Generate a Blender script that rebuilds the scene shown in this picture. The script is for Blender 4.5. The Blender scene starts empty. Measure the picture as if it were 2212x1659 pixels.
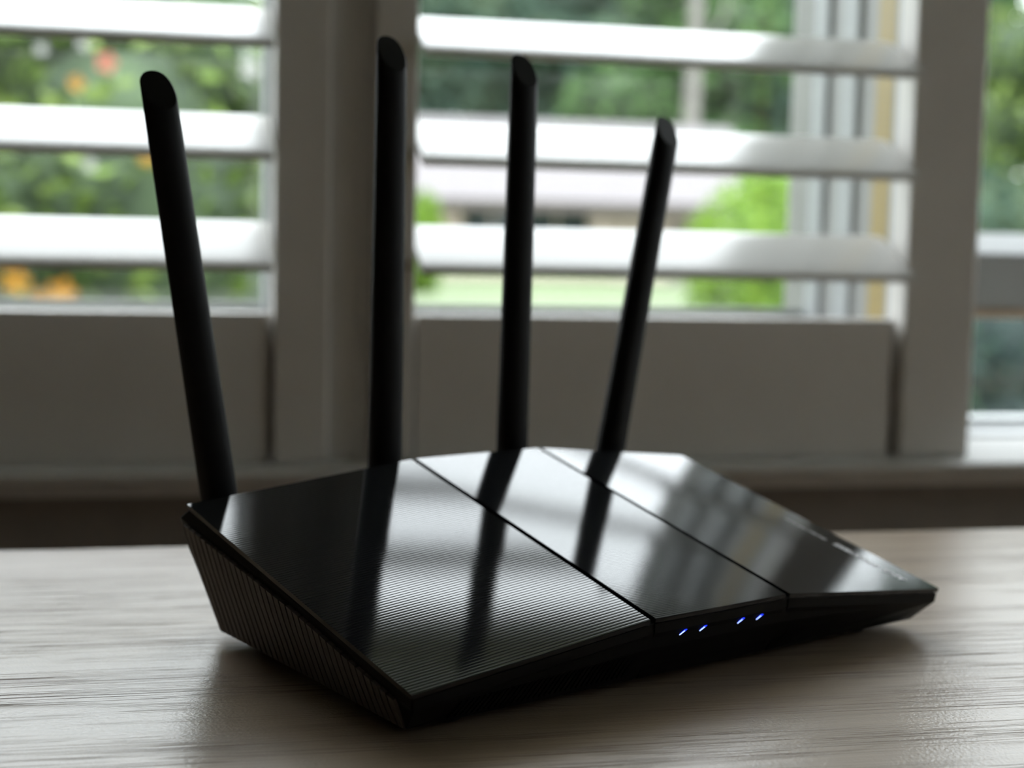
import bpy, math, random
from mathutils import Vector, Matrix

sc = bpy.context.scene
col = sc.collection

# ------------------------------------------------------------------ camera
YAW, PITCH, ROLL = math.radians(12.551), math.radians(5.406), math.radians(1.257)
cam_d = bpy.data.cameras.new('camera')
cam_d.sensor_width = 36.0
cam_d.lens = 36.0 * 3300.0 / 2212.0
cam_d.clip_start = 0.01
cam_d.clip_end = 500
cam_d.dof.use_dof = True
cam_d.dof.focus_distance = 0.435
cam_d.dof.aperture_fstop = 8.8
cam = bpy.data.objects.new('camera', cam_d)
col.objects.link(cam)
fw = Vector((math.sin(YAW) * math.cos(PITCH), math.cos(YAW) * math.cos(PITCH), -math.sin(PITCH)))
rt = Vector((math.cos(YAW), -math.sin(YAW), 0))
up = rt.cross(fw)
r2 = rt * math.cos(ROLL) + up * math.sin(ROLL)
u2 = -rt * math.sin(ROLL) + up * math.cos(ROLL)
cam.matrix_world = Matrix(((r2.x, u2.x, -fw.x, -0.13315), (r2.y, u2.y, -fw.y, -0.49047),
                           (r2.z, u2.z, -fw.z, 0.13377), (0, 0, 0, 1)))
sc.camera = cam

# ------------------------------------------------------------------ overcast sky
w = bpy.data.worlds.new('overcast_sky')
sc.world = w
w.use_nodes = True
bg = w.node_tree.nodes['Background']
bg.inputs['Color'].default_value = (0.915, 0.945, 1.0, 1)
# standard (CIE) overcast distribution: zenith three times as bright as the horizon
_n = w.node_tree.nodes
_l = w.node_tree.links
_tc = _n.new('ShaderNodeTexCoord')
_sp = _n.new('ShaderNodeSeparateXYZ')
_mx = _n.new('ShaderNodeMath'); _mx.operation = 'MAXIMUM'; _mx.inputs[1].default_value = 0.0
_ma = _n.new('ShaderNodeMath'); _ma.operation = 'MULTIPLY_ADD'
ZENITH = 13.5
_ma.inputs[1].default_value = ZENITH * 2 / 3
_ma.inputs[2].default_value = ZENITH / 3
_l.new(_tc.outputs['Generated'], _sp.inputs[0])
_l.new(_sp.outputs['Z'], _mx.inputs[0])
_l.new(_mx.outputs[0], _ma.inputs[0])
_l.new(_ma.outputs[0], bg.inputs['Strength'])
sc.view_settings.view_transform = 'Standard'
sc.view_settings.look = 'None'
sc.view_settings.gamma = 1.0
sc.view_settings.use_curve_mapping = False
sc.view_settings.exposure = 0.0
try:
    sc.cycles.use_denoising = True
    sc.cycles.max_bounces = 6
    sc.cycles.diffuse_bounces = 4
    sc.cycles.glossy_bounces = 3
    sc.cycles.transparent_max_bounces = 12
    sc.cycles.adaptive_threshold = 0.03
    sc.cycles.sample_clamp_indirect = 6.0
except Exception:
    pass

# ------------------------------------------------------------------ materials
def mat(name, color, rough=0.5, spec=0.5, metal=0.0, coat=0.0):
    m = bpy.data.materials.new(name)
    m.use_nodes = True
    b = m.node_tree.nodes['Principled BSDF']
    b.inputs['Base Color'].default_value = (*color, 1)
    b.inputs['Roughness'].default_value = rough
    b.inputs['Specular IOR Level'].default_value = spec
    b.inputs['Metallic'].default_value = metal
    b.inputs['Coat Weight'].default_value = coat
    return m

def nd(m, t, **kw):
    n = m.node_tree.nodes.new(t)
    for k, v in kw.items():
        setattr(n, k, v)
    return n

def lk(m, a, b):
    m.node_tree.links.new(a, b)

def bsdf(m):
    return m.node_tree.nodes['Principled BSDF']

def ramp(m, stops, interp='LINEAR'):
    r = nd(m, 'ShaderNodeValToRGB')
    cr = r.color_ramp
    cr.interpolation = interp
    while len(cr.elements) < len(stops):
        cr.elements.new(0.5)
    for e, (p, c) in zip(cr.elements, stops):
        e.position = p
        e.color = (*c, 1)
    return r

def noisy(name, c1, c2, scale, rough=0.6, stretch=(1, 1, 1), bump=0.0, spec=0.5, detail=3):
    m = mat(name, c1, rough, spec)
    tc = nd(m, 'ShaderNodeTexCoord')
    mp = nd(m, 'ShaderNodeMapping')
    mp.inputs['Scale'].default_value = stretch
    n = nd(m, 'ShaderNodeTexNoise')
    n.inputs['Scale'].default_value = scale
    n.inputs['Detail'].default_value = detail
    lk(m, tc.outputs['Object'], mp.inputs['Vector'])
    lk(m, mp.outputs['Vector'], n.inputs['Vector'])
    r = ramp(m, [(0.3, c1), (0.7, c2)])
    lk(m, n.outputs['Fac'], r.inputs['Fac'])
    lk(m, r.outputs['Color'], bsdf(m).inputs['Base Color'])
    if bump:
        b = nd(m, 'ShaderNodeBump')
        b.inputs['Strength'].default_value = bump
        b.inputs['Distance'].default_value = 0.001
        lk(m, n.outputs['Fac'], b.inputs['Height'])
        lk(m, b.outputs['Normal'], bsdf(m).inputs['Normal'])
    return m

def foliage(name, stops, rough=0.55, trans=0.25):
    m = mat(name, stops[0][1], rough, 0.12)
    g = nd(m, 'ShaderNodeNewGeometry')
    r = ramp(m, stops)
    lk(m, g.outputs['Random Per Island'], r.inputs['Fac'])
    lk(m, r.outputs['Color'], bsdf(m).inputs['Base Color'])
    t = nd(m, 'ShaderNodeBsdfTranslucent')
    lk(m, r.outputs['Color'], t.inputs['Color'])
    mx = nd(m, 'ShaderNodeMixShader')
    mx.inputs['Fac'].default_value = trans
    lk(m, bsdf(m).outputs['BSDF'], mx.inputs[1])
    lk(m, t.outputs['BSDF'], mx.inputs[2])
    lk(m, mx.outputs['Shader'], m.node_tree.nodes['Material Output'].inputs['Surface'])
    return m

def oak():
    m = mat('pale_oak', (0.3, 0.25, 0.2), 0.4)
    b = bsdf(m)
    tc = nd(m, 'ShaderNodeTexCoord')
    def nz(sx, sy, scale, detail, dist=0.0):
        mp = nd(m, 'ShaderNodeMapping')
        mp.inputs['Scale'].default_value = (sx, sy, 1)
        n = nd(m, 'ShaderNodeTexNoise')
        n.inputs['Scale'].default_value = scale
        n.inputs['Detail'].default_value = detail
        n.inputs['Distortion'].default_value = dist
        lk(m, tc.outputs['Object'], mp.inputs['Vector'])
        lk(m, mp.outputs['Vector'], n.inputs['Vector'])
        return n
    broad = nz(1.0, 14, 3.0, 4, 0.4)
    fine = nz(6, 380, 3.0, 3)
    pore = nz(6.5, 620, 3.0, 3, 0.2)
    patch = nz(2, 20, 3.0, 2)
    c1 = ramp(m, [(0.3, (0.40, 0.295, 0.20)), (0.7, (0.50, 0.395, 0.29))])
    lk(m, broad.outputs['Fac'], c1.inputs['Fac'])
    f = ramp(m, [(0.35, (0.86, 0.85, 0.84)), (0.65, (1, 1, 1))])
    lk(m, fine.outputs['Fac'], f.inputs['Fac'])
    mul = nd(m, 'ShaderNodeMix', data_type='RGBA', blend_type='MULTIPLY')
    mul.inputs['Factor'].default_value = 1
    lk(m, c1.outputs['Color'], mul.inputs[6])
    lk(m, f.outputs['Color'], mul.inputs[7])
    # open pores: thin, broken, dark streaks gathered in bands
    pr = ramp(m, [(0.56, (0, 0, 0)), (0.61, (1, 1, 1))])
    lk(m, pore.outputs['Fac'], pr.inputs['Fac'])
    pb = ramp(m, [(0.40, (0, 0, 0)), (0.56, (1, 1, 1))])
    lk(m, patch.outputs['Fac'], pb.inputs['Fac'])
    pm = nd(m, 'ShaderNodeMath', operation='MULTIPLY')
    lk(m, pr.outputs['Color'], pm.inputs[0])
    lk(m, pb.outputs['Color'], pm.inputs[1])
    mx = nd(m, 'ShaderNodeMix', data_type='RGBA')
    mx.inputs[7].default_value = (0.15, 0.085, 0.05, 1)
    lk(m, pm.outputs['Value'], mx.inputs['Factor'])
    lk(m, mul.outputs[2], mx.inputs[6])
    lk(m, mx.outputs[2], b.inputs['Base Color'])
    # relief: pores sunk, fine fibre
    grit = nd(m, 'ShaderNodeTexNoise')
    grit.inputs['Scale'].default_value = 900
    lk(m, tc.outputs['Object'], grit.inputs['Vector'])
    a1 = nd(m, 'ShaderNodeMath', operation='MULTIPLY_ADD')
    a1.inputs[1].default_value = -1.0
    lk(m, pm.outputs['Value'], a1.inputs[0])
    g2 = nd(m, 'ShaderNodeMath', operation='MULTIPLY')
    g2.inputs[1].default_value = 0.45
    lk(m, grit.outputs['Fac'], g2.inputs[0])
    lk(m, g2.outputs['Value'], a1.inputs[2])
    a2 = nd(m, 'ShaderNodeMath', operation='MULTIPLY_ADD')
    a2.inputs[1].default_value = 0.16
    lk(m, fine.outputs['Fac'], a2.inputs[0])
    lk(m, a1.outputs['Value'], a2.inputs[2])
    bp = nd(m, 'ShaderNodeBump')
    bp.inputs['Strength'].default_value = 0.8
    bp.inputs['Distance'].default_value = 0.0003
    lk(m, a2.outputs['Value'], bp.inputs['Height'])
    lk(m, bp.outputs['Normal'], b.inputs['Normal'])
    rr_ = nd(m, 'ShaderNodeMath', operation='MULTIPLY_ADD')
    rr_.inputs[1].default_value = 0.35
    rr_.inputs[2].default_value = 0.29
    lk(m, pm.outputs['Value'], rr_.inputs[0])
    lk(m, rr_.outputs['Value'], b.inputs['Roughness'])
    b.inputs['Specular IOR Level'].default_value = 0.34
    return m

M = {}
M['oak'] = oak()
M['paint'] = noisy('white_shutter_paint', (0.77, 0.755, 0.73), (0.80, 0.785, 0.76), 30, 0.2)
M['trim'] = noisy('white_trim_paint', (0.70, 0.69, 0.67), (0.73, 0.72, 0.70), 25, 0.45)
M['vinyl'] = noisy('white_vinyl', (0.56, 0.58, 0.59), (0.60, 0.62, 0.63), 18, 0.4)
M['vinyl_grey'] = noisy('grey_vinyl_track', (0.38, 0.38, 0.365), (0.42, 0.42, 0.40), 18, 0.5)
M['dimmed_stop'] = noisy('dimmed_outer_stop', (0.10, 0.10, 0.092), (0.13, 0.13, 0.12), 18, 0.6)  # white jamb strip darkened in colour to offset the strong sky light on it
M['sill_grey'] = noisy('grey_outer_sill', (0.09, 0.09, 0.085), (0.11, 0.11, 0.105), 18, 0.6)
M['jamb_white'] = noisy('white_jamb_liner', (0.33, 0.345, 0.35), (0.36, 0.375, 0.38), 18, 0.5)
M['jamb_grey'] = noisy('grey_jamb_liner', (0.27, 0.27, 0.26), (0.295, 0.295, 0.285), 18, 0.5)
M['satin'] = noisy('white_satin_frame_paint', (0.77, 0.745, 0.71), (0.80, 0.775, 0.74), 30, 0.5)
M['pine'] = noisy('yellow_pine_strip', (0.30, 0.22, 0.07), (0.34, 0.255, 0.09), 8, 0.5, (1, 1, 0.1))
M['tan'] = noisy('tan_wood_strip', (0.5, 0.36, 0.24), (0.56, 0.42, 0.29), 8, 0.5)
M['wall'] = noisy('grey_wall_paint', (0.33, 0.28, 0.24), (0.36, 0.31, 0.27), 40, 0.8, bump=0.1)
M['wall_left'] = noisy('brown_grey_wall_paint', (0.22, 0.17, 0.135), (0.25, 0.195, 0.16), 40, 0.8)
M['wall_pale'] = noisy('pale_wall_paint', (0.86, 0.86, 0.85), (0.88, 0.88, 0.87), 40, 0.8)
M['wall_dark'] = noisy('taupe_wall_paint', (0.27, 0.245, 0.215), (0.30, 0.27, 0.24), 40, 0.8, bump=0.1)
M['ceil'] = noisy('ceiling_paint', (0.78, 0.76, 0.73), (0.8, 0.78, 0.75), 40, 0.9)
M['floor'] = noisy('brown_wood_floor', (0.30, 0.21, 0.14), (0.38, 0.28, 0.19), 6, 0.5, (1, 12, 1))
M['plate'] = mat('glossy_black_plastic', (0.012, 0.0125, 0.016), 0.06, 0.5)
M['body'] = noisy('matte_black_plastic', (0.005, 0.0045, 0.0045), (0.006, 0.0055, 0.0055), 900, 0.5, bump=0.05, spec=0.15)
M['rib'] = noisy('charcoal_rib_plastic', (0.125, 0.110, 0.102), (0.145, 0.128, 0.118), 900, 0.6, spec=0.3)
M['dark'] = mat('black_recess', (0.004, 0.004, 0.004), 0.8, 0.2)
M['ant'] = noisy('antenna_black_rubber', (0.004, 0.004, 0.005), (0.005, 0.005, 0.006), 700, 0.5, spec=0.22)
M['print'] = mat('silver_print', (0.55, 0.52, 0.53), 0.4)
M['rubber'] = mat('rubber_foot', (0.012, 0.012, 0.012), 0.8)
M['grass'] = noisy('lawn_grass', (0.026, 0.040, 0.010), (0.034, 0.048, 0.014), 0.35, 0.9, detail=6)
M['path'] = noisy('pale_path', (0.045, 0.047, 0.030), (0.055, 0.055, 0.038), 1.5, 0.9)
M['roof'] = noisy('grey_shingle_roof', (0.058, 0.052, 0.053), (0.070, 0.063, 0.064), 3, 0.8, (1, 6, 1))
M['siding'] = noisy('beige_siding', (0.20, 0.165, 0.135), (0.23, 0.19, 0.158), 2, 0.8)
M['fascia'] = noisy('brown_fascia', (0.06, 0.05, 0.048), (0.075, 0.062, 0.06), 2, 0.7)
M['bark'] = noisy('grey_bark', (0.07, 0.065, 0.058), (0.10, 0.093, 0.085), 4, 0.9, (1, 1, 0.2))
M['win_dark'] = mat('dark_house_glass', (0.02, 0.03, 0.03), 0.08)

led = bpy.data.materials.new('blue_led')
led.use_nodes = True
bb = led.node_tree.nodes['Principled BSDF']
bb.inputs['Base Color'].default_value = (0.05, 0.1, 0.6, 1)
bb.inputs['Emission Color'].default_value = (0.008, 0.028, 1.0, 1)
bb.inputs['Emission Strength'].default_value = 3.5
M['led'] = led
led_core = led.copy()
led_core.name = 'blue_led_core'
bc = led_core.node_tree.nodes['Principled BSDF']
bc.inputs['Emission Color'].default_value = (0.45, 0.6, 1.0, 1)
bc.inputs['Emission Strength'].default_value = 4.0
M['led_core'] = led_core

def thin_glass():
    m = bpy.data.materials.new('window_glass')
    m.use_nodes = True
    nt = m.node_tree
    nt.nodes.remove(nt.nodes['Principled BSDF'])
    t = nd(m, 'ShaderNodeBsdfTransparent')
    t.inputs['Color'].default_value = (0.95, 0.97, 0.96, 1)
    g = nd(m, 'ShaderNodeBsdfGlossy')
    g.inputs['Roughness'].default_value = 0.02
    lw = nd(m, 'ShaderNodeLayerWeight')
    lw.inputs['Blend'].default_value = 0.5
    pw = nd(m, 'ShaderNodeMath', operation='POWER')
    pw.inputs[1].default_value = 5.0
    lk(m, lw.outputs['Facing'], pw.inputs[0])
    f = nd(m, 'ShaderNodeMath', operation='MULTIPLY_ADD')
    f.inputs[1].default_value = 0.96
    f.inputs[2].default_value = 0.04
    lk(m, pw.outputs[0], f.inputs[0])
    x = nd(m, 'ShaderNodeMixShader')
    lk(m, f.outputs[0], x.inputs['Fac'])
    lk(m, t.outputs['BSDF'], x.inputs[1])
    lk(m, g.outputs['BSDF'], x.inputs[2])
    lk(m, x.outputs['Shader'], nt.nodes['Material Output'].inputs['Surface'])
    return m
M['glass'] = thin_glass()

# ------------------------------------------------------------------ mesh helpers
class MB:
    def __init__(self):
        self.v, self.f = [], []
    def add(self, vs, fs):
        o = len(self.v)
        self.v += [tuple(p) for p in vs]
        self.f += [tuple(i + o for i in f) for f in fs]
        return self
    def box(self, x0, x1, y0, y1, z0, z1):
        return self.hexa([(x0, y0, z0), (x1, y0, z0), (x1, y1, z0), (x0, y1, z0),
                          (x0, y0, z1), (x1, y0, z1), (x1, y1, z1), (x0, y1, z1)])
    def hexa(self, p):
        return self.add(p, [(3, 2, 1, 0), (4, 5, 6, 7), (0, 1, 5, 4), (1, 2, 6, 5), (2, 3, 7, 6), (3, 0, 4, 7)])
    def loft(self, rings, cap=True):
        n = len(rings[0])
        vs = [p for r in rings for p in r]
        fs = []
        for k in range(len(rings) - 1):
            for i in range(n):
                j = (i + 1) % n
                fs.append((k * n + i, k * n + j, (k + 1) * n + j, (k + 1) * n + i))
        if cap:
            fs.append(tuple(reversed(range(n))))
            fs.append(tuple((len(rings) - 1) * n + i for i in range(n)))
        return self.add(vs, fs)
    def mesh(self, name):
        m = bpy.data.meshes.new(name)
        m.from_pydata(self.v, [], self.f)
        m.update()
        return m
    def build(self, name, material, parent=None, bevel=0.0, smooth=False, seg=2):
        return link(name, self.mesh(name), material, parent, bevel, smooth, seg)

def link(name, me, material, parent=None, bevel=0.0, smooth=False, seg=2):
    if material and not me.materials:
        me.materials.append(material)
    o = bpy.data.objects.new(name, me)
    col.objects.link(o)
    if parent:
        o.parent = parent
    if smooth:
        for p in me.polygons:
            p.use_smooth = True
    if bevel:
        b = o.modifiers.new('bevel', 'BEVEL')
        b.width = bevel
        b.segments = seg
        b.limit_method = 'ANGLE'
    return o

def tag(o, label=None, cat=None, group=None, kind=None):
    if label: o['label'] = label
    if cat: o['category'] = cat
    if group: o['group'] = group
    if kind: o['kind'] = kind
    return o

def empty(name, loc=(0, 0, 0), rz=0.0):
    o = bpy.data.objects.new(name, None)
    o.empty_display_size = 0.02
    col.objects.link(o)
    o.location = loc
    o.rotation_euler = (0, 0, rz)
    return o

def lerp(a, b, t):
    return tuple(a[i] + (b[i] - a[i]) * t for i in range(3))

# ================================================================== ROOM
FLOOR_Z, CEIL_Z = -0.74, 1.76
RX0, RX1, RY0, RY1 = -1.5, 1.85, -2.6, 0.455
WIN_T, WIN_B = 1.16, -0.025            # opening head and foot
OUT = 0.70                             # outer face of the window wall
tag(MB().box(RX0, RX1, RY0, OUT, FLOOR_Z - 0.1, FLOOR_Z).build('floor', M['floor']), 'brown wooden floor of the room below the desk', kind='structure')
tag(MB().box(RX0, RX1, RY0, OUT, CEIL_Z, CEIL_Z + 0.1).build('ceiling', M['ceil']), 'white painted ceiling of the room', kind='structure')
tag(MB().box(RX0 - 0.1, RX0, RY0, OUT, FLOOR_Z, CEIL_Z).build('wall_left', M['wall_left']), 'grey painted wall on the left', kind='structure')
W4 = (-0.44, -0.06, 0.28, 0.84)       # unseen opening added in the right-hand wall for fill light: y0 y1 z0 z1
wr = MB()
wr.box(RX1, RX1 + 0.1, RY0, W4[0], FLOOR_Z, CEIL_Z)
wr.box(RX1, RX1 + 0.1, W4[1], OUT, FLOOR_Z, CEIL_Z)
wr.box(RX1, RX1 + 0.1, W4[0], W4[1], FLOOR_Z, W4[2])
wr.box(RX1, RX1 + 0.1, W4[0], W4[1], W4[3], CEIL_Z)
tag(wr.build('wall_right', M['wall_pale']), 'pale painted wall on the right', kind='structure')
tag(MB().box(RX0, RX1, RY0 - 0.1, RY0, FLOOR_Z, CEIL_Z).build('wall_front', M['wall']), 'grey painted wall behind the camera', kind='structure')
W3R = 1.75
wb = MB()
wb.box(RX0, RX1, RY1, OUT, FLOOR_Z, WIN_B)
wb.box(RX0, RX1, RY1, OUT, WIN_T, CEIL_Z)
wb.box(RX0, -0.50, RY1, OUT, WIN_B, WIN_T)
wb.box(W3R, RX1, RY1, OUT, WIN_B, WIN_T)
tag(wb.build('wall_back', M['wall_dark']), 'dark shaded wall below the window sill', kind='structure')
# posts between the windows
tag(MB().box(-0.060, -0.003, 0.478, OUT, WIN_B, WIN_T).build('trim_1', M['trim']), 'white post between the two shuttered windows', kind='structure')
tag(MB().box(0.362, 0.407, 0.478, OUT, WIN_B, WIN_T).build('trim_2', M['trim']), 'white post between the shuttered window and the bare window', kind='structure')
# stool (inner sill) with rounded nose
st = MB()
prof = [(0.60, -0.0215), (0.60, -0.0065), (0.425, -0.0065), (0.4222, -0.0075), (0.421, -0.0100), (0.4222, -0.0135), (0.425, -0.0155), (0.436, -0.0165), (0.436, -0.024)]
prof = prof + [(0.60, -0.024)]
st.loft([[(x, y, z) for y, z in prof] for x in (-0.50, W3R)])
tag(st.build('trim_3', M['trim']), 'white window sill board with rounded nose', kind='structure')
# T-post between the shutters, chamfered towards the right
tp = MB()
pp = [(-0.0385, 0.478), (-0.0385, 0.459), (-0.0235, 0.4575), (-0.0150, 0.452), (-0.0150, 0.478)]
tp.loft([[(x, y, z) for x, y in pp] for z in (-0.0065, 1.14)])
tag(tp.build('trim_4', M['trim']), 'white post strip between the two shutter panels', kind='structure')

tag(MB().box(-2.2, 3.2, OUT, OUT + 0.50, 1.20, 1.30).build('sky_block_eave', M['siding']), 'unseen eave added above the windows to block the high sky', kind='structure')  # out of view, added to cut off the high sky in the reflections

# ------------------------------------------------------------------ windows
def window(name, x0, x1, ypl, z0, z1, label):
    t = empty(name, ((x0 + x1) / 2, ypl, z0))
    tag(t, label, kind='structure')
    T = Matrix.Translation(t.location).inverted()
    def part(nm, m, *b, bev=0.002):
        mb = MB()
        for q in b: mb.box(*q)
        mb.v = [tuple(T @ Vector(v)) for v in mb.v]
        return mb.build(nm, m, t, bevel=bev)
    return t, part

w1, part = window('window_1', -0.50, -0.060, 0.64, WIN_B, WIN_T, 'left window behind the shutter looking onto shrubs')
part('sill_rail', M['sill_grey'], (-0.50, -0.060, 0.615, 0.66, WIN_B, 0.072))
part('sill_track', M['jamb_grey'], (-0.50, -0.060, 0.63, 0.636, 0.072, 0.078))
part('sill_track', M['jamb_grey'], (-0.50, -0.060, 0.648, 0.654, 0.072, 0.084))
part('side_jamb', M['jamb_white'], (-0.070, -0.060, 0.61, 0.66, 0.072, WIN_T))
part('side_jamb', M['vinyl'], (-0.50, -0.465, 0.61, 0.66, 0.072, WIN_T))
part('head_rail', M['vinyl'], (-0.465, -0.070, 0.615, 0.66, WIN_T - 0.04, WIN_T))
part('pane', M['glass'], (-0.465, -0.070, 0.640, 0.642, 0.078, WIN_T - 0.04), bev=0)

w2, part = window('window_2', -0.003, 0.362, 0.64, WIN_B, WIN_T, 'right window behind the shutter looking onto a lawn and house')
part('sill_rail', M['sill_grey'], (-0.003, 0.362, 0.615, 0.66, WIN_B, 0.072))
part('sill_track', M['jamb_grey'], (-0.003, 0.362, 0.63, 0.636, 0.072, 0.078))
part('sill_track', M['jamb_grey'], (-0.003, 0.362, 0.648, 0.654, 0.072, 0.084))
part('side_jamb', M['vinyl'], (-0.003, 0.015, 0.61, 0.66, 0.072, WIN_T))
part('head_rail', M['vinyl'], (0.015, 0.352, 0.615, 0.66, WIN_T - 0.04, WIN_T))
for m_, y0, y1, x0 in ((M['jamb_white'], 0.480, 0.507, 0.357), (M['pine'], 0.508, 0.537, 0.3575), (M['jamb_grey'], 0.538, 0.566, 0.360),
                       (M['jamb_white'], 0.567, 0.594, 0.356), (M['jamb_grey'], 0.595, 0.620, 0.360), (M['jamb_white'], 0.621, 0.646, 0.356), (M['dimmed_stop'], 0.647, 0.688, 0.357)):
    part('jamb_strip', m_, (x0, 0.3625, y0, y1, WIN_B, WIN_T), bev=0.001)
part('pane', M['glass'], (0.015, 0.356, 0.640, 0.642, 0.078, WIN_T - 0.04), bev=0)

w4, part = window('fill_window', RX1 + 0.02, RX1 + 0.08, (W4[0] + W4[1]) / 2, W4[2], W4[3], 'small unseen window added in the right-hand wall for fill light')
for q_ in ((W4[0], W4[0] + 0.03, W4[2], W4[3]), (W4[1] - 0.03, W4[1], W4[2], W4[3]), (W4[0] + 0.03, W4[1] - 0.03, W4[2], W4[2] + 0.03), (W4[0] + 0.03, W4[1] - 0.03, W4[3] - 0.03, W4[3])):
    part('frame_bar', M['vinyl'], (RX1 + 0.03, RX1 + 0.07, *q_))
part('pane', M['glass'], (RX1 + 0.05, RX1 + 0.052, W4[0] + 0.03, W4[1] - 0.03, W4[2] + 0.03, W4[3] - 0.03), bev=0)

w3, part = window('window_3', 0.407, W3R, 0.60, WIN_B, WIN_T, 'bare sash window at the right edge without a shutter')
part('sill_ledge', M['vinyl'], (0.407, W3R, 0.545, 0.66, WIN_B, -0.004))
part('lower_sash_rail', M['vinyl'], (0.425, W3R - 0.02, 0.590, 0.62, -0.004, 0.002))
part('tan_strip', M['tan'], (0.425, W3R - 0.02, 0.586, 0.618, 0.081, 0.088))
part('meeting_rail', M['vinyl_grey'], (0.425, W3R - 0.02, 0.588, 0.62, 0.088, 0.131))
mb = MB()
pr_ = [(0.584, 0.131), (0.612, 0.147), (0.622, 0.147), (0.622, 0.131)]
mb.loft([[(x - w3.location.x, y - w3.location.y, z - w3.location.z) for y, z in pr_] for x in (0.425, W3R - 0.02)])
mb.build('meeting_rail_bead', M['vinyl'], w3)
part('side_jamb', M['vinyl'], (0.407, 0.455, 0.585, 0.66, -0.004, WIN_T))
part('side_jamb', M['vinyl'], (W3R - 0.03, W3R, 0.585, 0.66, -0.004, WIN_T))
part('head_rail', M['vinyl'], (0.455, W3R - 0.03, 0.59, 0.66, WIN_T - 0.04, WIN_T))
part('lower_pane', M['glass'], (0.455, W3R - 0.03, 0.604, 0.606, 0.002, 0.081), bev=0)
part('upper_pane', M['glass'], (0.455, W3R - 0.03, 0.612, 0.614, 0.147, WIN_T - 0.04), bev=0)

# ------------------------------------------------------------------ plantation shutters
def louver_mesh(length):
    mb = MB()
    ch, th = 0.064, 0.0060
    us = [0.0, 0.4, 0.75, 0.90, 0.955, 0.985, 1.0]
    half = [(u, (1 - u ** 14) ** 0.5 * (1 - 0.06 * u * u)) for u in us]
    half = [(-u, h) for u, h in reversed(half)] + half[1:]
    ring = [(0.5 * ch * u, 0.5 * th * h) for u, h in half] + [(0.5 * ch * u, -0.5 * th * h) for u, h in reversed(half[1:-1])]
    ring.reverse()
    mb.loft([[(x, y, z) for y, z in ring] for x in (0, length)])
    return mb.mesh('louver')

LOUVERS = [0.1262 + 0.0661 * k for k in range(15)]
TILT = math.radians(26)
def shutter(x0, x1, xi0, xi1, rail0, rail1, label):
    t = empty('window_shutter', ((x0 + x1) / 2, 0.4635, -0.0065))
    tag(t, label, 'shutter', 'white plantation shutters')
    ox, oy, oz = t.location
    def bx(nm, a, b, y0, y1, c, d):
        return MB().box(a - ox, b - ox, y0 - oy, y1 - oy, c - oz, d - oz).build(nm, M['satin'], t, bevel=0.0022, seg=3)
    top = 1.14
    bx('stile', x0, xi0, 0.450, 0.477, -0.0065, top)
    bx('stile', xi1, x1, 0.450, 0.477, -0.0065, top)
    for nm, za, zb in (('bottom_rail', -0.0066, 0.0855), ('top_rail', 1.085, top)):
        m_ = MB().box(rail0 - ox, rail1 - ox, 0.4535 - oy, 0.468 - oy, za - oz, zb - oz)
        m_.box(xi0 - ox, xi1 - ox, 0.468 - oy, 0.4745 - oy, za - oz, zb - oz)
        m_.build(nm, M['satin'], t, bevel=0.0008, seg=2)
    g = 0.0015
    me = louver_mesh(xi1 - xi0 - 2 * g)
    for z in LOUVERS:
        if z > 1.07: continue
        o = link('louver', me, M['paint'], t)
        o.location = (xi0 + g - ox, 0.0005, z - oz)
        o.rotation_euler = (TILT, 0, 0)      # room edge down
    return t
shutter(-0.470, -0.0395, -0.432, -0.0735, -0.4325, -0.0775, 'white louvered shutter on the left, in front of leafy shrubs')
shutter(-0.0140, 0.396, 0.0135, 0.3445, 0.0155, 0.3370, 'white louvered shutter on the right, in front of the lawn and house')

# ================================================================== DESK
desk = empty('desk', (0.05, -0.24, FLOOR_Z))
tag(desk, 'pale grey-washed oak desk top under the black router', 'desk')
dx, dy, dz = desk.location
def dpart(nm, a, b, c, d, e, f, bev=0.0015):
    return MB().box(a - dx, b - dx, c - dy, d - dy, e - dz, f - dz).build(nm, M['oak'], desk, bevel=bev)
dpart('tabletop', -0.75, 0.85, -0.62, 0.1692, -0.028, 0.0)
for sx in (-0.68, 0.74):
    for sy in (-0.57, 0.08):
        dpart('leg', sx, sx + 0.05, sy, sy + 0.05, FLOOR_Z, -0.028)
dpart('apron', -0.63, 0.74, 0.095, 0.115, -0.10, -0.028)
dpart('apron', -0.63, 0.74, -0.56, -0.54, -0.10, -0.028)

# ================================================================== ROUTER (built in millimetres, scaled)
S = 0.001
router = empty('wifi_router', (0, 0, 0), math.radians(25.888))
tag(router, 'black four-antenna wireless router with ribbed glossy top standing on the oak desk', 'router')

def R(mb):
    mb.v = [(x * S, y * S, z * S) for x, y, z in mb.v]
    return mb

HW, HD = 112.0, 64.5
GF = (-26.0, 33.0)     # groove x at the front
GB = (-23.1, 35.4)     # groove x at the rear
ZF, ZFM, ZB, ZBM = 15.3, 23.5, 46.2, 54.6

def topz(x, y):
    t = (y + HD) / (2 * HD)
    g0 = GF[0] + (GB[0] - GF[0]) * t
    g1 = GF[1] + (GB[1] - GF[1]) * t
    ze, zm = ZF + (ZB - ZF) * t, ZFM + (ZBM - ZFM) * t
    if x < g0: return ze + (zm - ze) * (x + HW) / (g0 + HW)
    if x > g1: return ze + (zm - ze) * (HW - x) / (HW - g1)
    return zm

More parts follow.
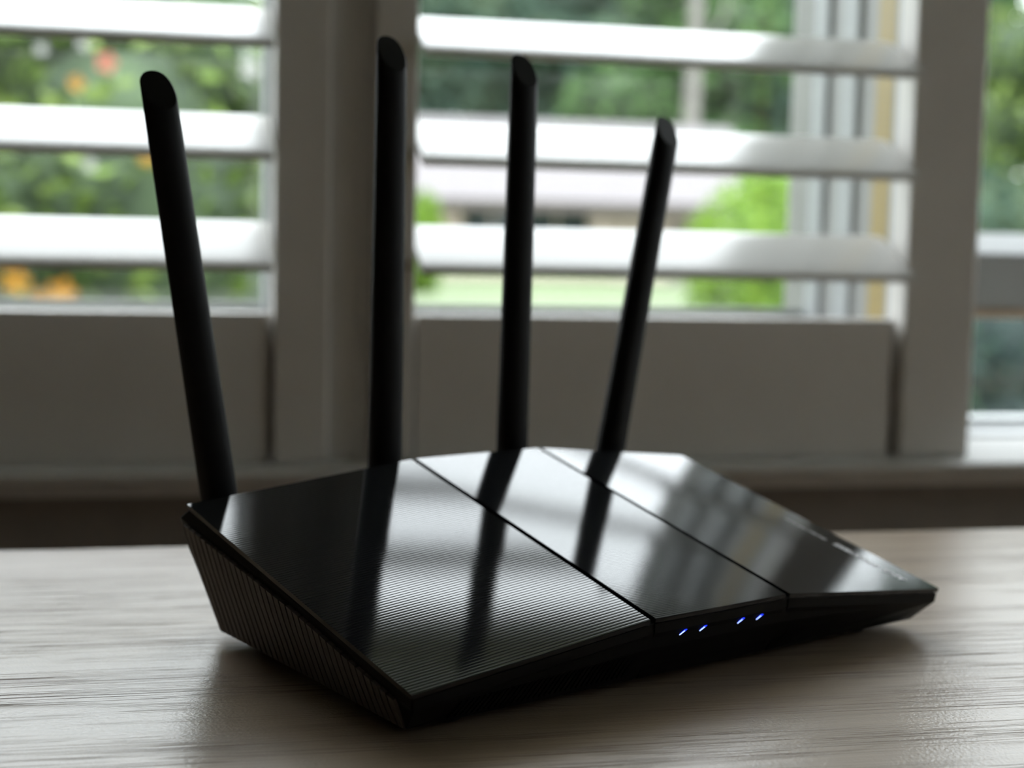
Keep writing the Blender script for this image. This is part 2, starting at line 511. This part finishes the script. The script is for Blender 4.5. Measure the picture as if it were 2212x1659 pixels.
# body shell: rings FL FG1 FG2 FR MR BR BG2 BG1 BL ML
def ring(fl, fm, mid, rear, rm):
    (xf, yf, zf), (yfm, zfm), (xm, zm), (xr, yr, zr), (yrm, zrm) = fl, fm, mid, rear, rm
    return [(-xf, yf, zf), (GF[0], yfm, zfm), (GF[1], yfm, zfm), (xf, yf, zf), (xm, 0, zm), (xr, yr, zr),
            (GB[1], yrm, zrm), (GB[0], yrm, zrm), (-xr, yr, zr), (-xm, 0, zm)]
zmid = (ZF + ZB) / 2
body = MB()
body.loft([
    ring((107.5, -55.5, 3.0), (-55.5, 3.0), (103.5, 3.0), (100.5, 61.5, 3.2), (61.5, 3.2)),
    ring((110.6, -62.4, 9.6), (-62.4, 14.0), (109.6, 20.0), (109.2, 69.2, 31.0), (70.0, 36.0)),
    ring((111.4, -63.6, ZF - 4.3), (-63.6, ZFM - 4.3), (111.5, zmid - 2.4), (112.0, 69.4, ZB - 5.2), (69.8, ZBM - 5.2)),
    ring((111.2, -63.7, ZF - 1.6), (-63.7, ZFM - 1.6), (111.3, zmid - 1.6), (111.3, 63.8, ZB - 1.6), (63.8, ZBM - 1.6)),
])
body_o = R(body).build('body', M['body'], router, bevel=0.0004)

# three top panels, each pressed into fine ridges
def ridged_panel(a, b, c, d, period, arc, name):
    # a,b front left/right ; c,d rear left/right
    mb = MB()
    A, B, C, D = map(Vector, (a, b, c, d))
    n = (B - A).cross(C - A).normalized()
    ln = (C - A).length
    k = max(10, round(ln / period))
    prof = []
    P = ln / k
    wd = 0.70 * P
    rad = (wd / 2) / math.sin(math.radians(arc))
    sag = rad * (1 - math.cos(math.radians(arc)))
    dep = 0.14
    for i in range(k):
        t0 = i * P
        prof.append((t0, -dep))
        for j in range(9):
            s = -1 + 2 * j / 8
            ang = math.radians(arc) * s
            prof.append((t0 + 0.15 * P + wd / 2 + rad * math.sin(ang), rad * (math.cos(ang) - 1)))
        prof.append((t0 + P, -dep)) if i == k - 1 else None
    L = [A + (C - A) * (s / ln) + n * h for s, h in prof]
    Rr = [B + (D - B) * (s / ln) + n * h for s, h in prof]
    m = len(prof)
    vs = L + Rr + [p - n * (1.5 + h) for p, (s, h) in zip(L, prof)] + [p - n * (1.5 + h) for p, (s, h) in zip(Rr, prof)]
    fs = []
    for i in range(m - 1):
        fs.append((i, m + i, m + i + 1, i + 1))
        fs.append((2 * m + i, 2 * m + i + 1, 3 * m + i + 1, 3 * m + i))
        fs.append((i, i + 1, 2 * m + i + 1, 2 * m + i))
        fs.append((m + i, 3 * m + i, 3 * m + i + 1, m + i + 1))
    fs.append((0, 2 * m, 3 * m, m))
    fs.append((m - 1, 2 * m - 1, 4 * m - 1, 3 * m - 1))
    mb.add(vs, fs)
    return R(mb).build(name, M['plate'], router)
G = 1.1
def P3(x, y): return (x, y, topz(x, y))
pl = ridged_panel(P3(-HW, -HD), P3(GF[0] - G, -HD), P3(-HW, HD), P3(GB[0] - G, HD), 1.32, 0.55, 'top_panel')
pc = ridged_panel(P3(GF[0] + G, -HD), P3(GF[1] - G, -HD), P3(GB[0] + G, HD), P3(GB[1] - G, HD), 0.95, 0.5, 'top_panel')
pr = ridged_panel(P3(GF[1] + G, -HD), P3(HW, -HD), P3(GB[1] + G, HD), P3(HW, HD), 1.0, 0.5, 'top_panel')
pl['label'] = 'wide left top panel with coarse ridges'
pc['label'] = 'narrow centre top panel between the two grooves'
pr['label'] = 'right top panel carrying the silver print'

# front fascia in three pieces, with slanted vent ribs left and right
def front_pt(x, s):
    """point on the front wall: s 0 at the top edge, 1 at the lip, 2 at the foot"""
    t = (x + HW) / (2 * HW)
    zt = topz(max(-HW, min(HW, x)), -HD) - 1.7
    top = (x * 0.995, -64.2, zt)
    lip = (x * 0.992, -63.9, zt - 3.0)
    foot = (x * 0.962, -56.2, 3.2)
    return lerp(top, lip, s) if s <= 1 else lerp(lip, foot, s - 1)
def fascia(x0, x1, nseg=1):
    mb = MB()
    xs = [x0 + (x1 - x0) * i / nseg for i in range(nseg + 1)]
    for i in range(nseg):
        for s0, s1 in ((0, 1), (1, 2)):
            q = [front_pt(xs[i], s1), front_pt(xs[i + 1], s1), front_pt(xs[i + 1], s0), front_pt(xs[i], s0)]
            back = [(p[0], p[1] + 1.2, p[2]) for p in q]
            mb.hexa([q[0], q[1], back[1], back[0], q[3], q[2], back[2], back[3]])
    return R(mb).build('front_panel', M['body'], router)
fl = fascia(-HW + 0.4, GF[0] - G)
fc = fascia(GF[0] + G, GF[1] - G)
fr = fascia(GF[1] + G, HW - 0.4)
fl['label'] = 'left front panel with slanted vents'
fc['label'] = 'centre front panel with four blue lights'
fr['label'] = 'right front panel with slanted vents'
def slanted_ribs(x0, x1, parent):
    x = x0
    while x < x1:
        s0, s1 = 1.25, 1.85
        lean = 3.2
        p0, p1 = Vector(front_pt(x, s1)), Vector(front_pt(x + lean, s0))
        n = Vector((0, -0.8, -0.6))
        wv = Vector((0.55, 0, 0))
        b0, b1 = p0 - n * 0.3, p1 - n * 0.3
        f0, f1 = p0 + n * 0.45, p1 + n * 0.45
        mb = MB().hexa([f0 - wv, f0 + wv, b0 + wv, b0 - wv, f1 - wv, f1 + wv, b1 + wv, b1 - wv])
        R(mb).build('vent_rib', M['body'], parent)
        x += 2.05
slanted_ribs(-98, GF[0] - 6, fl)
slanted_ribs(GF[1] + 5, 102, fr)
# LEDs: short slanted slits
for x in (-12.7, -4.2, 12.4, 20.9):
    z = 17.15
    yf = -63.06
    def slit(hw, hh, y0, y1):
        q = [(-1.0 * hh * 1.3 - hw, -hh), (-1.0 * hh * 1.3 + hw, -hh), (hh * 1.3 + hw, hh), (hh * 1.3 - hw, hh)]
        return MB().loft([[(x + a, yf + yy - b * 0.49, z + b) for a, b in q] for yy in (y0, y1)])
    lo = R(slit(0.42, 1.0, -0.16, 1.0)).build('status_light', M['led'], fc)
    R(slit(0.17, 0.6, -0.22, 0.5)).build('light_core', M['led_core'], lo)

# ribs down the left and right sides
def side_pts(sgn, y):
    rows = (((111.2, -63.6, ZF - 5.2), (111.4, 0, zmid - 4.8), (112.0, 69.2, ZB - 5.8)),
            ((109.6, -60.0, 7.0), (109.2, 0, 19.0), (109.2, 69.0, 31.0)),
            ((107.3, -55.5, 3.4), (103.3, 0, 3.4), (100.3, 61.5, 3.6)))
    out = []
    for f, m, r in rows:
        yy = max(f[1], min(r[1], y))
        p = lerp(m, r, yy / r[1]) if yy >= 0 else lerp(m, f, yy / f[1])
        out.append((sgn * p[0], p[1], p[2]))
    return out
for sgn in (-1, 1):
    y = -56.0
    while y < 65.0:
        r0, r1 = side_pts(sgn, y), side_pts(sgn, y + 2.95)
        mb = MB()
        out = Vector((sgn * 1.0, 0, -0.15))
        vs = [Vector(p) + out for p in r0] + [Vector(p) + out for p in r1] + [Vector(p) - out * 0.6 for p in r0] + [Vector(p) - out * 0.6 for p in r1]
        f = [(0, 3, 4, 1), (1, 4, 5, 2), (6, 7, 10, 9), (7, 8, 11, 10), (0, 1, 7, 6), (1, 2, 8, 7), (3, 9, 10, 4), (4, 10, 11, 5), (0, 6, 9, 3), (2, 5, 11, 8)]
        if sgn < 0:
            f = [tuple(reversed(q)) for q in f]
        mb.add(vs, f)
        R(mb).build('side_rib', M['rib'], router)
        y += 3.8

# feet
for fx in (-88, 88):
    for fy in (-44, 48):
        mb = MB()
        mb.loft([[(fx + 6 * math.cos(a * math.pi / 8), fy + 6 * math.sin(a * math.pi / 8), z) for a in range(16)] for z in (0.0, 3.4)])
        R(mb).build('rubber_foot', M['rubber'], router)

# antennas
def antenna_mesh(L):
    mb = MB()
    n = 24
    def sec(wx, ty, z, cut=None):
        r = []
        for i in range(n):
            a = 2 * math.pi * i / n
            c, s = math.cos(a), math.sin(a)
            x = wx / 2 * math.copysign(abs(c) ** 0.85, c)
            y = ty / 2 * math.copysign(abs(s) ** 0.85, s)
            zz = z
            if cut:
                zz = z + cut * (y / ty)
            r.append((x, y, zz))
        return r
    rings = [sec(8, 7, -5), sec(11.5, 9, -3.5), sec(12.8, 10, 8), sec(12.8, 10, 32), sec(12.2, 9.2, L * 0.5), sec(11.6, 8.5, L - 22), sec(11.3, 8.2, L - 7.6, 13.0), sec(10.7, 7.6, L - 7.1, 12.4)]
    mb.loft(rings)
    return R(mb).mesh('antenna')
for x, z0, tip, ang, lab in ((-87.2, 14, 186.5, -9.4, 'leftmost antenna leaning left'), (-25.1, 30, 206.5, 0.2, 'tall upright antenna left of centre'),
                        (34.0, 30, 205.5, 0.8, 'upright antenna right of centre'), (79.2, 15, 187, 11.6, 'rightmost antenna leaning right')):
    L = (tip - z0) / math.cos(math.radians(ang))
    me = antenna_mesh(L)
    for p in me.polygons:
        p.use_smooth = len(p.vertices) == 4
    o = link('antenna', me, M['ant'], router)
    o['label'] = lab
    o.location = (x * S, 80 * S, z0 * S)
    o.rotation_euler = (0, math.radians(ang), 0)
    h = MB()
    h.loft([[(5.2 * math.cos(a * math.pi / 8), y, 5.2 * math.sin(a * math.pi / 8)) for a in range(16)] for y in (-17.5, -3.0)])
    R(h).build('hinge', M['ant'], o)

# silver print along the right edge
def text(body_, x, y, size, bold=0.0, cond=1.0):
    c = bpy.data.curves.new('printed_text', 'FONT')
    c.body = body_
    c.size = size * S
    c.offset = bold * S
    c.extrude = 0.00002
    c.align_x = 'LEFT'
    o = bpy.data.objects.new('printed_text', c)
    c.materials.append(M['print'])
    col.objects.link(o)
    ex = Vector(P3(x, y + 10)) - Vector(P3(x, y)); ex.normalize()
    tx = Vector(P3(x - 5, y)) - Vector(P3(x, y)); tx.normalize()
    nz = ex.cross(tx).normalized()
    ey = nz.cross(ex)
    p = Vector(P3(x, y)) + nz * 0.12
    me = bpy.data.meshes.new_from_object(o.evaluated_get(bpy.context.evaluated_depsgraph_get()))
    bpy.data.objects.remove(o)
    o = link('printed_text', me, M['print'], pr)
    ex = ex * cond
    o.matrix_local = Matrix(((ex.x, ey.x, nz.x, p.x * S), (ex.y, ey.y, nz.y, p.y * S), (ex.z, ey.z, nz.z, p.z * S), (0, 0, 0, 1)))
    return o
text('ASUS', 103.2, -57.5, 5.2, 0.10, 0.8)
text('RT-AX1800S', 103.0, -46.0, 4.8, 0.10, 0.80)
text('Dual Band WiFi Router', 101.6, -22.5, 2.8, 0.04, 0.78)

# ================================================================== OUTDOORS
GZ = -1.20
rnd = random.Random(7)
tag(MB().box(-60, 110, -40, 160, GZ - 0.5, GZ).build('lawn_ground', M['grass']), 'bright green lawn outside the right window', kind='structure')
mb = MB()
mb.hexa([(14, 46.5, GZ - 0.1), (19, 46.5, GZ - 0.1), (19, 48.8, GZ - 0.1), (14, 48.8, GZ - 0.1),
         (14, 46.5, GZ + 0.03), (19, 46.5, GZ + 0.03), (19, 48.8, GZ + 0.03), (14, 48.8, GZ + 0.03)])
tag(mb.build('garden_path', M['path']), 'pale paved path crossing the lawn', kind='structure')

# house across the lawn
house = empty('house', (13.5, 52, GZ))
tag(house, 'low beige house with grey roof across the lawn', 'house')
hx, hy, hz = house.location
def hp(nm, m, a, b, c, d, e, f, parent=house):
    return MB().box(a - hx, b - hx, c - hy, d - hy, e - hz, f - hz).build(nm, m, parent)
hp('wall', M['siding'], 8.4, 19.0, 50.0, 57.0, GZ, 1.30)
hp('fascia_board', M['fascia'], 7.7, 19.8, 49.1, 49.3, 1.15, 1.42)
rf = MB()
rf.loft([[(x - hx, y - hy, z - hz) for y, z in ((49.0, 1.42), (53.5, 4.4), (58.0, 1.42))] for x in (7.6, 19.9)])
rf.build('roof', M['roof'], house)
for i, (a, b) in enumerate(((9.35, 11.2), (11.4, 13.6))):
    wn = hp('window', M['win_dark'], a, b, 49.93, 50.02, -0.35, 1.05)
    MB().box((a + b) / 2 - 0.04 - hx, (a + b) / 2 + 0.04 - hx, 49.90 - hy, 49.94 - hy, -0.35 - hz, 1.05 - hz).build('mullion', M['siding'], wn)
for a in (8.55, 8.95, 13.9):
    hp('porch_post', M['siding'], a, a + 0.12, 49.5, 49.62, GZ, 1.2)
hp('door', M['fascia'], 16.6, 17.6, 49.93, 50.02, GZ, 0.75)

# foliage
def leaf_cloud(blobs, n, size, seed, shell=0.55):
    r = random.Random(seed)
    vs, fs = [], []
    tot = sum(b[3] * b[4] * b[5] for b in blobs)
    for (cx, cy, cz, rx, ry, rz) in blobs:
        k = int(n * rx * ry * rz / tot)
        for _ in range(k):
            d = Vector((r.gauss(0, 1), r.gauss(0, 1), r.gauss(0, 1))).normalized()
            q = shell + (1 - shell) * r.random() ** 0.6
            p = Vector((cx + d.x * rx * q, cy + d.y * ry * q, cz + d.z * rz * q))
            a = Vector((r.gauss(0, 1), r.gauss(0, 1), r.gauss(0, 0.6))).normalized()
            b_ = a.cross(Vector((r.gauss(0, 1), r.gauss(0, 1), r.gauss(0, 1)))).normalized()
            s = size * r.uniform(0.6, 1.3)
            o = len(vs)
            c = a.cross(b_) * s * 0.12
            vs += [tuple(p - a * s), tuple(p + b_ * s * 0.45 + c), tuple(p + a * s), tuple(p - b_ * s * 0.45 + c)]
            fs.append((o, o + 1, o + 2, o + 3))
    mb = MB()
    mb.v, mb.f = vs, fs
    return mb
def trunk(x, y, z0, z1, r0, r1, bend=0.0, n=8):
    mb = MB()
    rings = []
    for k in range(6):
        t = k / 5
        rr = r0 + (r1 - r0) * t
        cx = x + bend * math.sin(t * 2.2)
        rings.append([(cx + rr * math.cos(2 * math.pi * i / n), y + rr * math.sin(2 * math.pi * i / n), z0 + (z1 - z0) * t) for i in range(n)])
    return mb.loft(rings)
LEAF = {
    'dark': foliage('dark_tree_leaves', [(0.0, (0.020, 0.040, 0.030)), (0.5, (0.036, 0.062, 0.045)), (1.0, (0.055, 0.088, 0.058))]),
    'mid': foliage('mid_green_leaves', [(0.0, (0.022, 0.046, 0.018)), (0.5, (0.045, 0.085, 0.03)), (1.0, (0.08, 0.135, 0.045))]),
    'bright': foliage('bright_green_leaves', [(0.0, (0.055, 0.105, 0.010)), (0.6, (0.09, 0.155, 0.018)), (1.0, (0.14, 0.21, 0.035))], trans=0.35),
    'mixed': foliage('garden_shrub_leaves', [(0.0, (0.015, 0.026, 0.011)), (0.35, (0.042, 0.066, 0.016)), (0.7, (0.074, 0.115, 0.022)), (0.96, (0.115, 0.15, 0.045)), (1.0, (0.17, 0.19, 0.16))], rough=0.4),
    'deep': foliage('deep_teal_leaves', [(0.0, (0.006, 0.013, 0.012)), (0.8, (0.014, 0.026, 0.021)), (1.0, (0.03, 0.055, 0.025))], rough=0.7, trans=0.1),
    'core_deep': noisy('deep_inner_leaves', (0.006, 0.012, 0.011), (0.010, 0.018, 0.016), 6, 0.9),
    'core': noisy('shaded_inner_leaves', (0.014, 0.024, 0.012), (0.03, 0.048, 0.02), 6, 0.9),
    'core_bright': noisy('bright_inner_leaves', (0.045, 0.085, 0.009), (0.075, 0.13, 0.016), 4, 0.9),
    'orange': foliage('orange_petals', [(0.0, (0.20, 0.08, 0.012)), (1.0, (0.26, 0.14, 0.02))], trans=0.3),
    'pink': foliage('coral_petals', [(0.0, (0.22, 0.06, 0.045)), (1.0, (0.27, 0.09, 0.065))], trans=0.3),
    'white': foliage('pale_petals', [(0.0, (0.2, 0.2, 0.19)), (1.0, (0.25, 0.25, 0.24))], trans=0.3),
}
def lighten(mats, k):
    for m_ in mats:
        for n_ in m_.node_tree.nodes:
            if n_.type == 'VALTORGB':
                for e_ in n_.color_ramp.elements:
                    e_.color = (*[c_ * k for c_ in e_.color[:3]], 1)
lighten(list(LEAF.values()) + [M[k_] for k_ in ('grass', 'path', 'roof', 'siding', 'fascia', 'bark', 'dimmed_stop')], 1.6)
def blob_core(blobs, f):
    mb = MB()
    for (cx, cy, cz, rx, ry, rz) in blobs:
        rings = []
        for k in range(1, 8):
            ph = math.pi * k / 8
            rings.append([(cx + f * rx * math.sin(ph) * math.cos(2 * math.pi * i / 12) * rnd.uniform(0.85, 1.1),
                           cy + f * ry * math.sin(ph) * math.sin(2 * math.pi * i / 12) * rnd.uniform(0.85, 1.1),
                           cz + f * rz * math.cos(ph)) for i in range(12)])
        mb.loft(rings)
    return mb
def plant(name, label, cat, group, base, blobs, n, size, leafmat, seed, coremat='core', core=0.72, tr=None):
    t = empty(name, base)
    tag(t, label, cat, group)
    def shift(mb):
        mb.v = [(a - base[0], b - base[1], c - base[2]) for a, b, c in mb.v]
        return mb
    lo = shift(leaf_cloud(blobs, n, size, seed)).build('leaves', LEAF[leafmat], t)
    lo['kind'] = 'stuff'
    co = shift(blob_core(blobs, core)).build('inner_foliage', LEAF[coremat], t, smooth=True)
    if tr:
        shift(trunk(*tr)).build('trunk', M['bark'], t)
    return t

# near shrubs outside the left window
s1 = plant('garden_shrub', 'leafy shrub with coral and orange flowers outside the left window', 'shrub', 'shrubs outside the left window', (-0.25, 4.1, GZ),
      [(-0.30, 4.15, 0.15, 0.55, 0.5, 0.75), (0.02, 4.3, -0.25, 0.42, 0.45, 0.7), (-0.65, 4.1, -0.1, 0.5, 0.5, 0.8), (-0.05, 4.35, 0.62, 0.38, 0.4, 0.42), (-0.55, 4.3, 0.75, 0.45, 0.4, 0.4), (-0.3, 4.2, -0.9, 0.7, 0.5, 0.6)],
      5200, 0.045, 'mixed', 3, tr=(-0.3, 4.2, GZ, 0.3, 0.05, 0.02))
s2 = plant('garden_shrub', 'broad green shrub past the left edge of the window', 'shrub', 'shrubs outside the left window', (-2.2, 4.8, GZ),
      [(-2.0, 4.8, 0.1, 0.75, 0.6, 0.9), (-2.5, 5.0, -0.4, 0.8, 0.6, 0.9), (-2.1, 4.9, -0.8, 0.85, 0.6, 0.7)], 3500, 0.06, 'mixed', 5, tr=(-2.2, 4.8, GZ, 0.2, 0.05, 0.02))
s3 = plant('garden_shrub', 'taller light green shrub behind the flowering shrub', 'shrub', 'shrubs outside the left window', (0.0, 7.0, GZ),
      [(-0.4, 7.0, 0.8, 0.9, 0.7, 1.1), (0.25, 7.1, 0.2, 0.62, 0.6, 1.1), (-1.3, 7.2, 0.6, 0.9, 0.7, 1.2), (-0.3, 7.0, -0.8, 1.1, 0.6, 0.7)], 4200, 0.08, 'mid', 6, tr=(-0.3, 7.0, GZ, 0.8, 0.06, 0.03))
def flower(parent, x, y, z, r, m):
    mb = MB()
    for k in range(5):
        a = 2 * math.pi * k / 5
        c, s = math.cos(a), math.sin(a)
        mb.add([(0, 0, 0), (r * math.cos(a - 0.5) * 0.7, -r * 0.35, r * math.sin(a - 0.5) * 0.7), (r * c, -r * 0.25, r * s), (r * math.cos(a + 0.5) * 0.7, -r * 0.35, r * math.sin(a + 0.5) * 0.7)], [(0, 1, 2, 3)])
    o = mb.build('flower', LEAF[m], parent)
    o.location = (x - parent.location.x, y - parent.location.y, z - parent.location.z)
def at(px, py, Y):
    d = fw + r2 * ((px - 1106) / 3300.0) - u2 * ((py - 829.5) / 3300.0)
    c = Vector((-0.13315, -0.49047, 0.13377))
    return c + d * ((Y - c.y) / d.y)
for px, py, Y, r_, m in ((230, 135, 3.58, 0.03, 'pink'), (165, 180, 3.6, 0.024, 'orange'), (318, 340, 3.6, 0.024, 'orange'), (35, 605, 3.55, 0.04, 'orange'),
                     (135, 630, 3.5, 0.04, 'orange'), (85, 640, 3.55, 0.025, 'orange'), (195, 355, 3.6, 0.02, 'white'), (540, 150, 3.7, 0.03, 'white'), (90, 105, 3.6, 0.018, 'white'), (180, 95, 3.6, 0.018, 'white')):
    p = at(px, py, Y)
    flower(s1, p.x, p.y, p.z, r_, m)

plant('bright_shrub', 'bright lime green shrub beside the house on the lawn', 'shrub', None, (6.15, 15.5, GZ),
      [(6.15, 15.5, 0.0, 0.85, 0.7, 0.9), (6.3, 15.5, -0.7, 0.95, 0.8, 0.8), (6.55, 15.6, 0.55, 0.65, 0.6, 0.6)], 4500, 0.07, 'bright', 11, 'core_bright', tr=(6.2, 15.5, GZ, 0.1, 0.05, 0.02))
plant('small_bush', 'small green bush at the left corner of the house', 'shrub', None, (5.95, 36, GZ),
      [(5.75, 36, -0.1, 0.5, 0.5, 1.4), (5.5, 36, -0.6, 0.6, 0.5, 0.9)], 1500, 0.12, 'bright', 12, 'core_bright', tr=(5.7, 36, GZ, 0, 0.05, 0.02))

labels = ['dark tree standing behind the left end of the house', 'tall dark tree rising above the house roof', 'mid green tree right of the house roof', 'dark tree behind the bright lime shrub',
          'dark tree at the far right of the lawn', 'mid green tree far behind the right jamb']
spots = [(9.5, 65, 'dark'), (16.0, 77, 'dark'), (21.5, 65, 'mid'), (28.5, 77, 'dark'), (33.5, 65, 'dark'), (41.0, 77, 'mid')]
for i, (x, y, k) in enumerate(spots):
    rr = random.Random(40 + i)
    bl = [(x + rr.uniform(-2.2, 2.2), y + rr.uniform(-1.5, 1.5), GZ + 3.2 + j * 1.9 + rr.uniform(-.4, .4), rr.uniform(3.0, 4.0), rr.uniform(2.6, 3.4), rr.uniform(1.9, 2.5)) for j in range(8)]
    plant('background_tree', labels[i], 'tree', 'trees behind the house', (x, y, GZ), bl, 6500, 0.36, k, 60 + i, tr=(x, y, GZ, 12, 0.4, 0.15))
far = [(13.0, 93, 'dark'), (25.5, 93, 'dark'), (38.0, 93, 'mid'), (50.5, 93, 'dark')]
far_labels = ['farthest dark tree behind the left part of the roof', 'farthest dark tree above the middle of the lawn', 'farthest green tree behind the window jamb', 'farthest dark tree at the right edge']
for i, (x, y, k) in enumerate(far):
    rr = random.Random(90 + i)
    bl = [(x + rr.uniform(-2.2, 2.2), y + rr.uniform(-1.5, 1.5), GZ + 4 + j * 2.3, rr.uniform(4.2, 5.0), rr.uniform(3, 4), rr.uniform(2.4, 3.2)) for j in range(8)]
    plant('background_tree', far_labels[i], 'tree', 'trees behind the house', (x, y, GZ), bl, 6500, 0.45, k, 160 + i, core=0.85, tr=(x, y, GZ, 12, 0.4, 0.15))
t = empty('bare_tree', (20.4, 60, GZ))
tag(t, 'pale bare tree trunk in front of the dark trees', 'tree trunk')
tm = trunk(0, 0, 0, 15, 0.42, 0.25, 0.3)
tm.build('trunk', M['bark'], t)
mb = trunk(0, 0, 0, 3.0, 0.12, 0.05, 1.4)
b = mb.build('branch', M['bark'], t); b.location = (0.2, 0, 9)

plant('garden_tree', 'light green leafy tree seen through the bare right window', 'tree', None, (13.6, 22, GZ),
      [(13.7, 22, 2.2, 1.5, 1.2, 1.0), (14.6, 22.5, 3.0, 1.4, 1.2, 1.1), (13.3, 22, 3.2, 1.0, 1.0, 0.9), (15.8, 22.5, 2.0, 1.3, 1.2, 1.0)], 4200, 0.11, 'mixed', 21, tr=(14.0, 22.2, GZ, 2.5, 0.14, 0.08))
plant('background_hedge', 'dark teal hedge under the light green tree at right', 'hedge', None, (18.0, 30, GZ),
      [(17.5, 30, 0.4, 2.2, 1.5, 2.0), (20.5, 30.5, 0.6, 2.4, 1.5, 2.2), (19.0, 30.2, 3.4, 2.4, 1.4, 1.8)], 4000, 0.16, 'dark', 24, tr=(18.5, 30, GZ, 1, 0.1, 0.06))
plant('tall_garden_tree', 'tall dark tree standing off to the right of the bare window', 'tree', None, (14.3, 17.5, GZ),
      [(14.3, 17.5, 2.0, 2.4, 1.8, 2.2), (14.5, 17.4, 4.8, 2.6, 1.8, 2.2), (14.2, 17.6, 7.4, 2.4, 1.8, 2.0), (14.5, 17.5, 0.4, 2.3, 1.6, 1.5)], 6000, 0.14, 'dark', 29, tr=(14.3, 17.5, GZ, 6, 0.2, 0.1))
plant('hedge_bush', 'dark hedge bush low behind the bare right window', 'hedge', None, (5.1, 8.2, GZ),
      [(4.9, 8.2, -0.55, 0.72, 0.6, 0.72), (6.0, 8.3, -0.6, 0.8, 0.6, 0.75), (5.0, 8.1, -0.9, 0.7, 0.5, 0.4)], 3500, 0.05, 'deep', 23, 'core_deep', tr=(5.1, 8.2, GZ, 0, 0.06, 0.03))
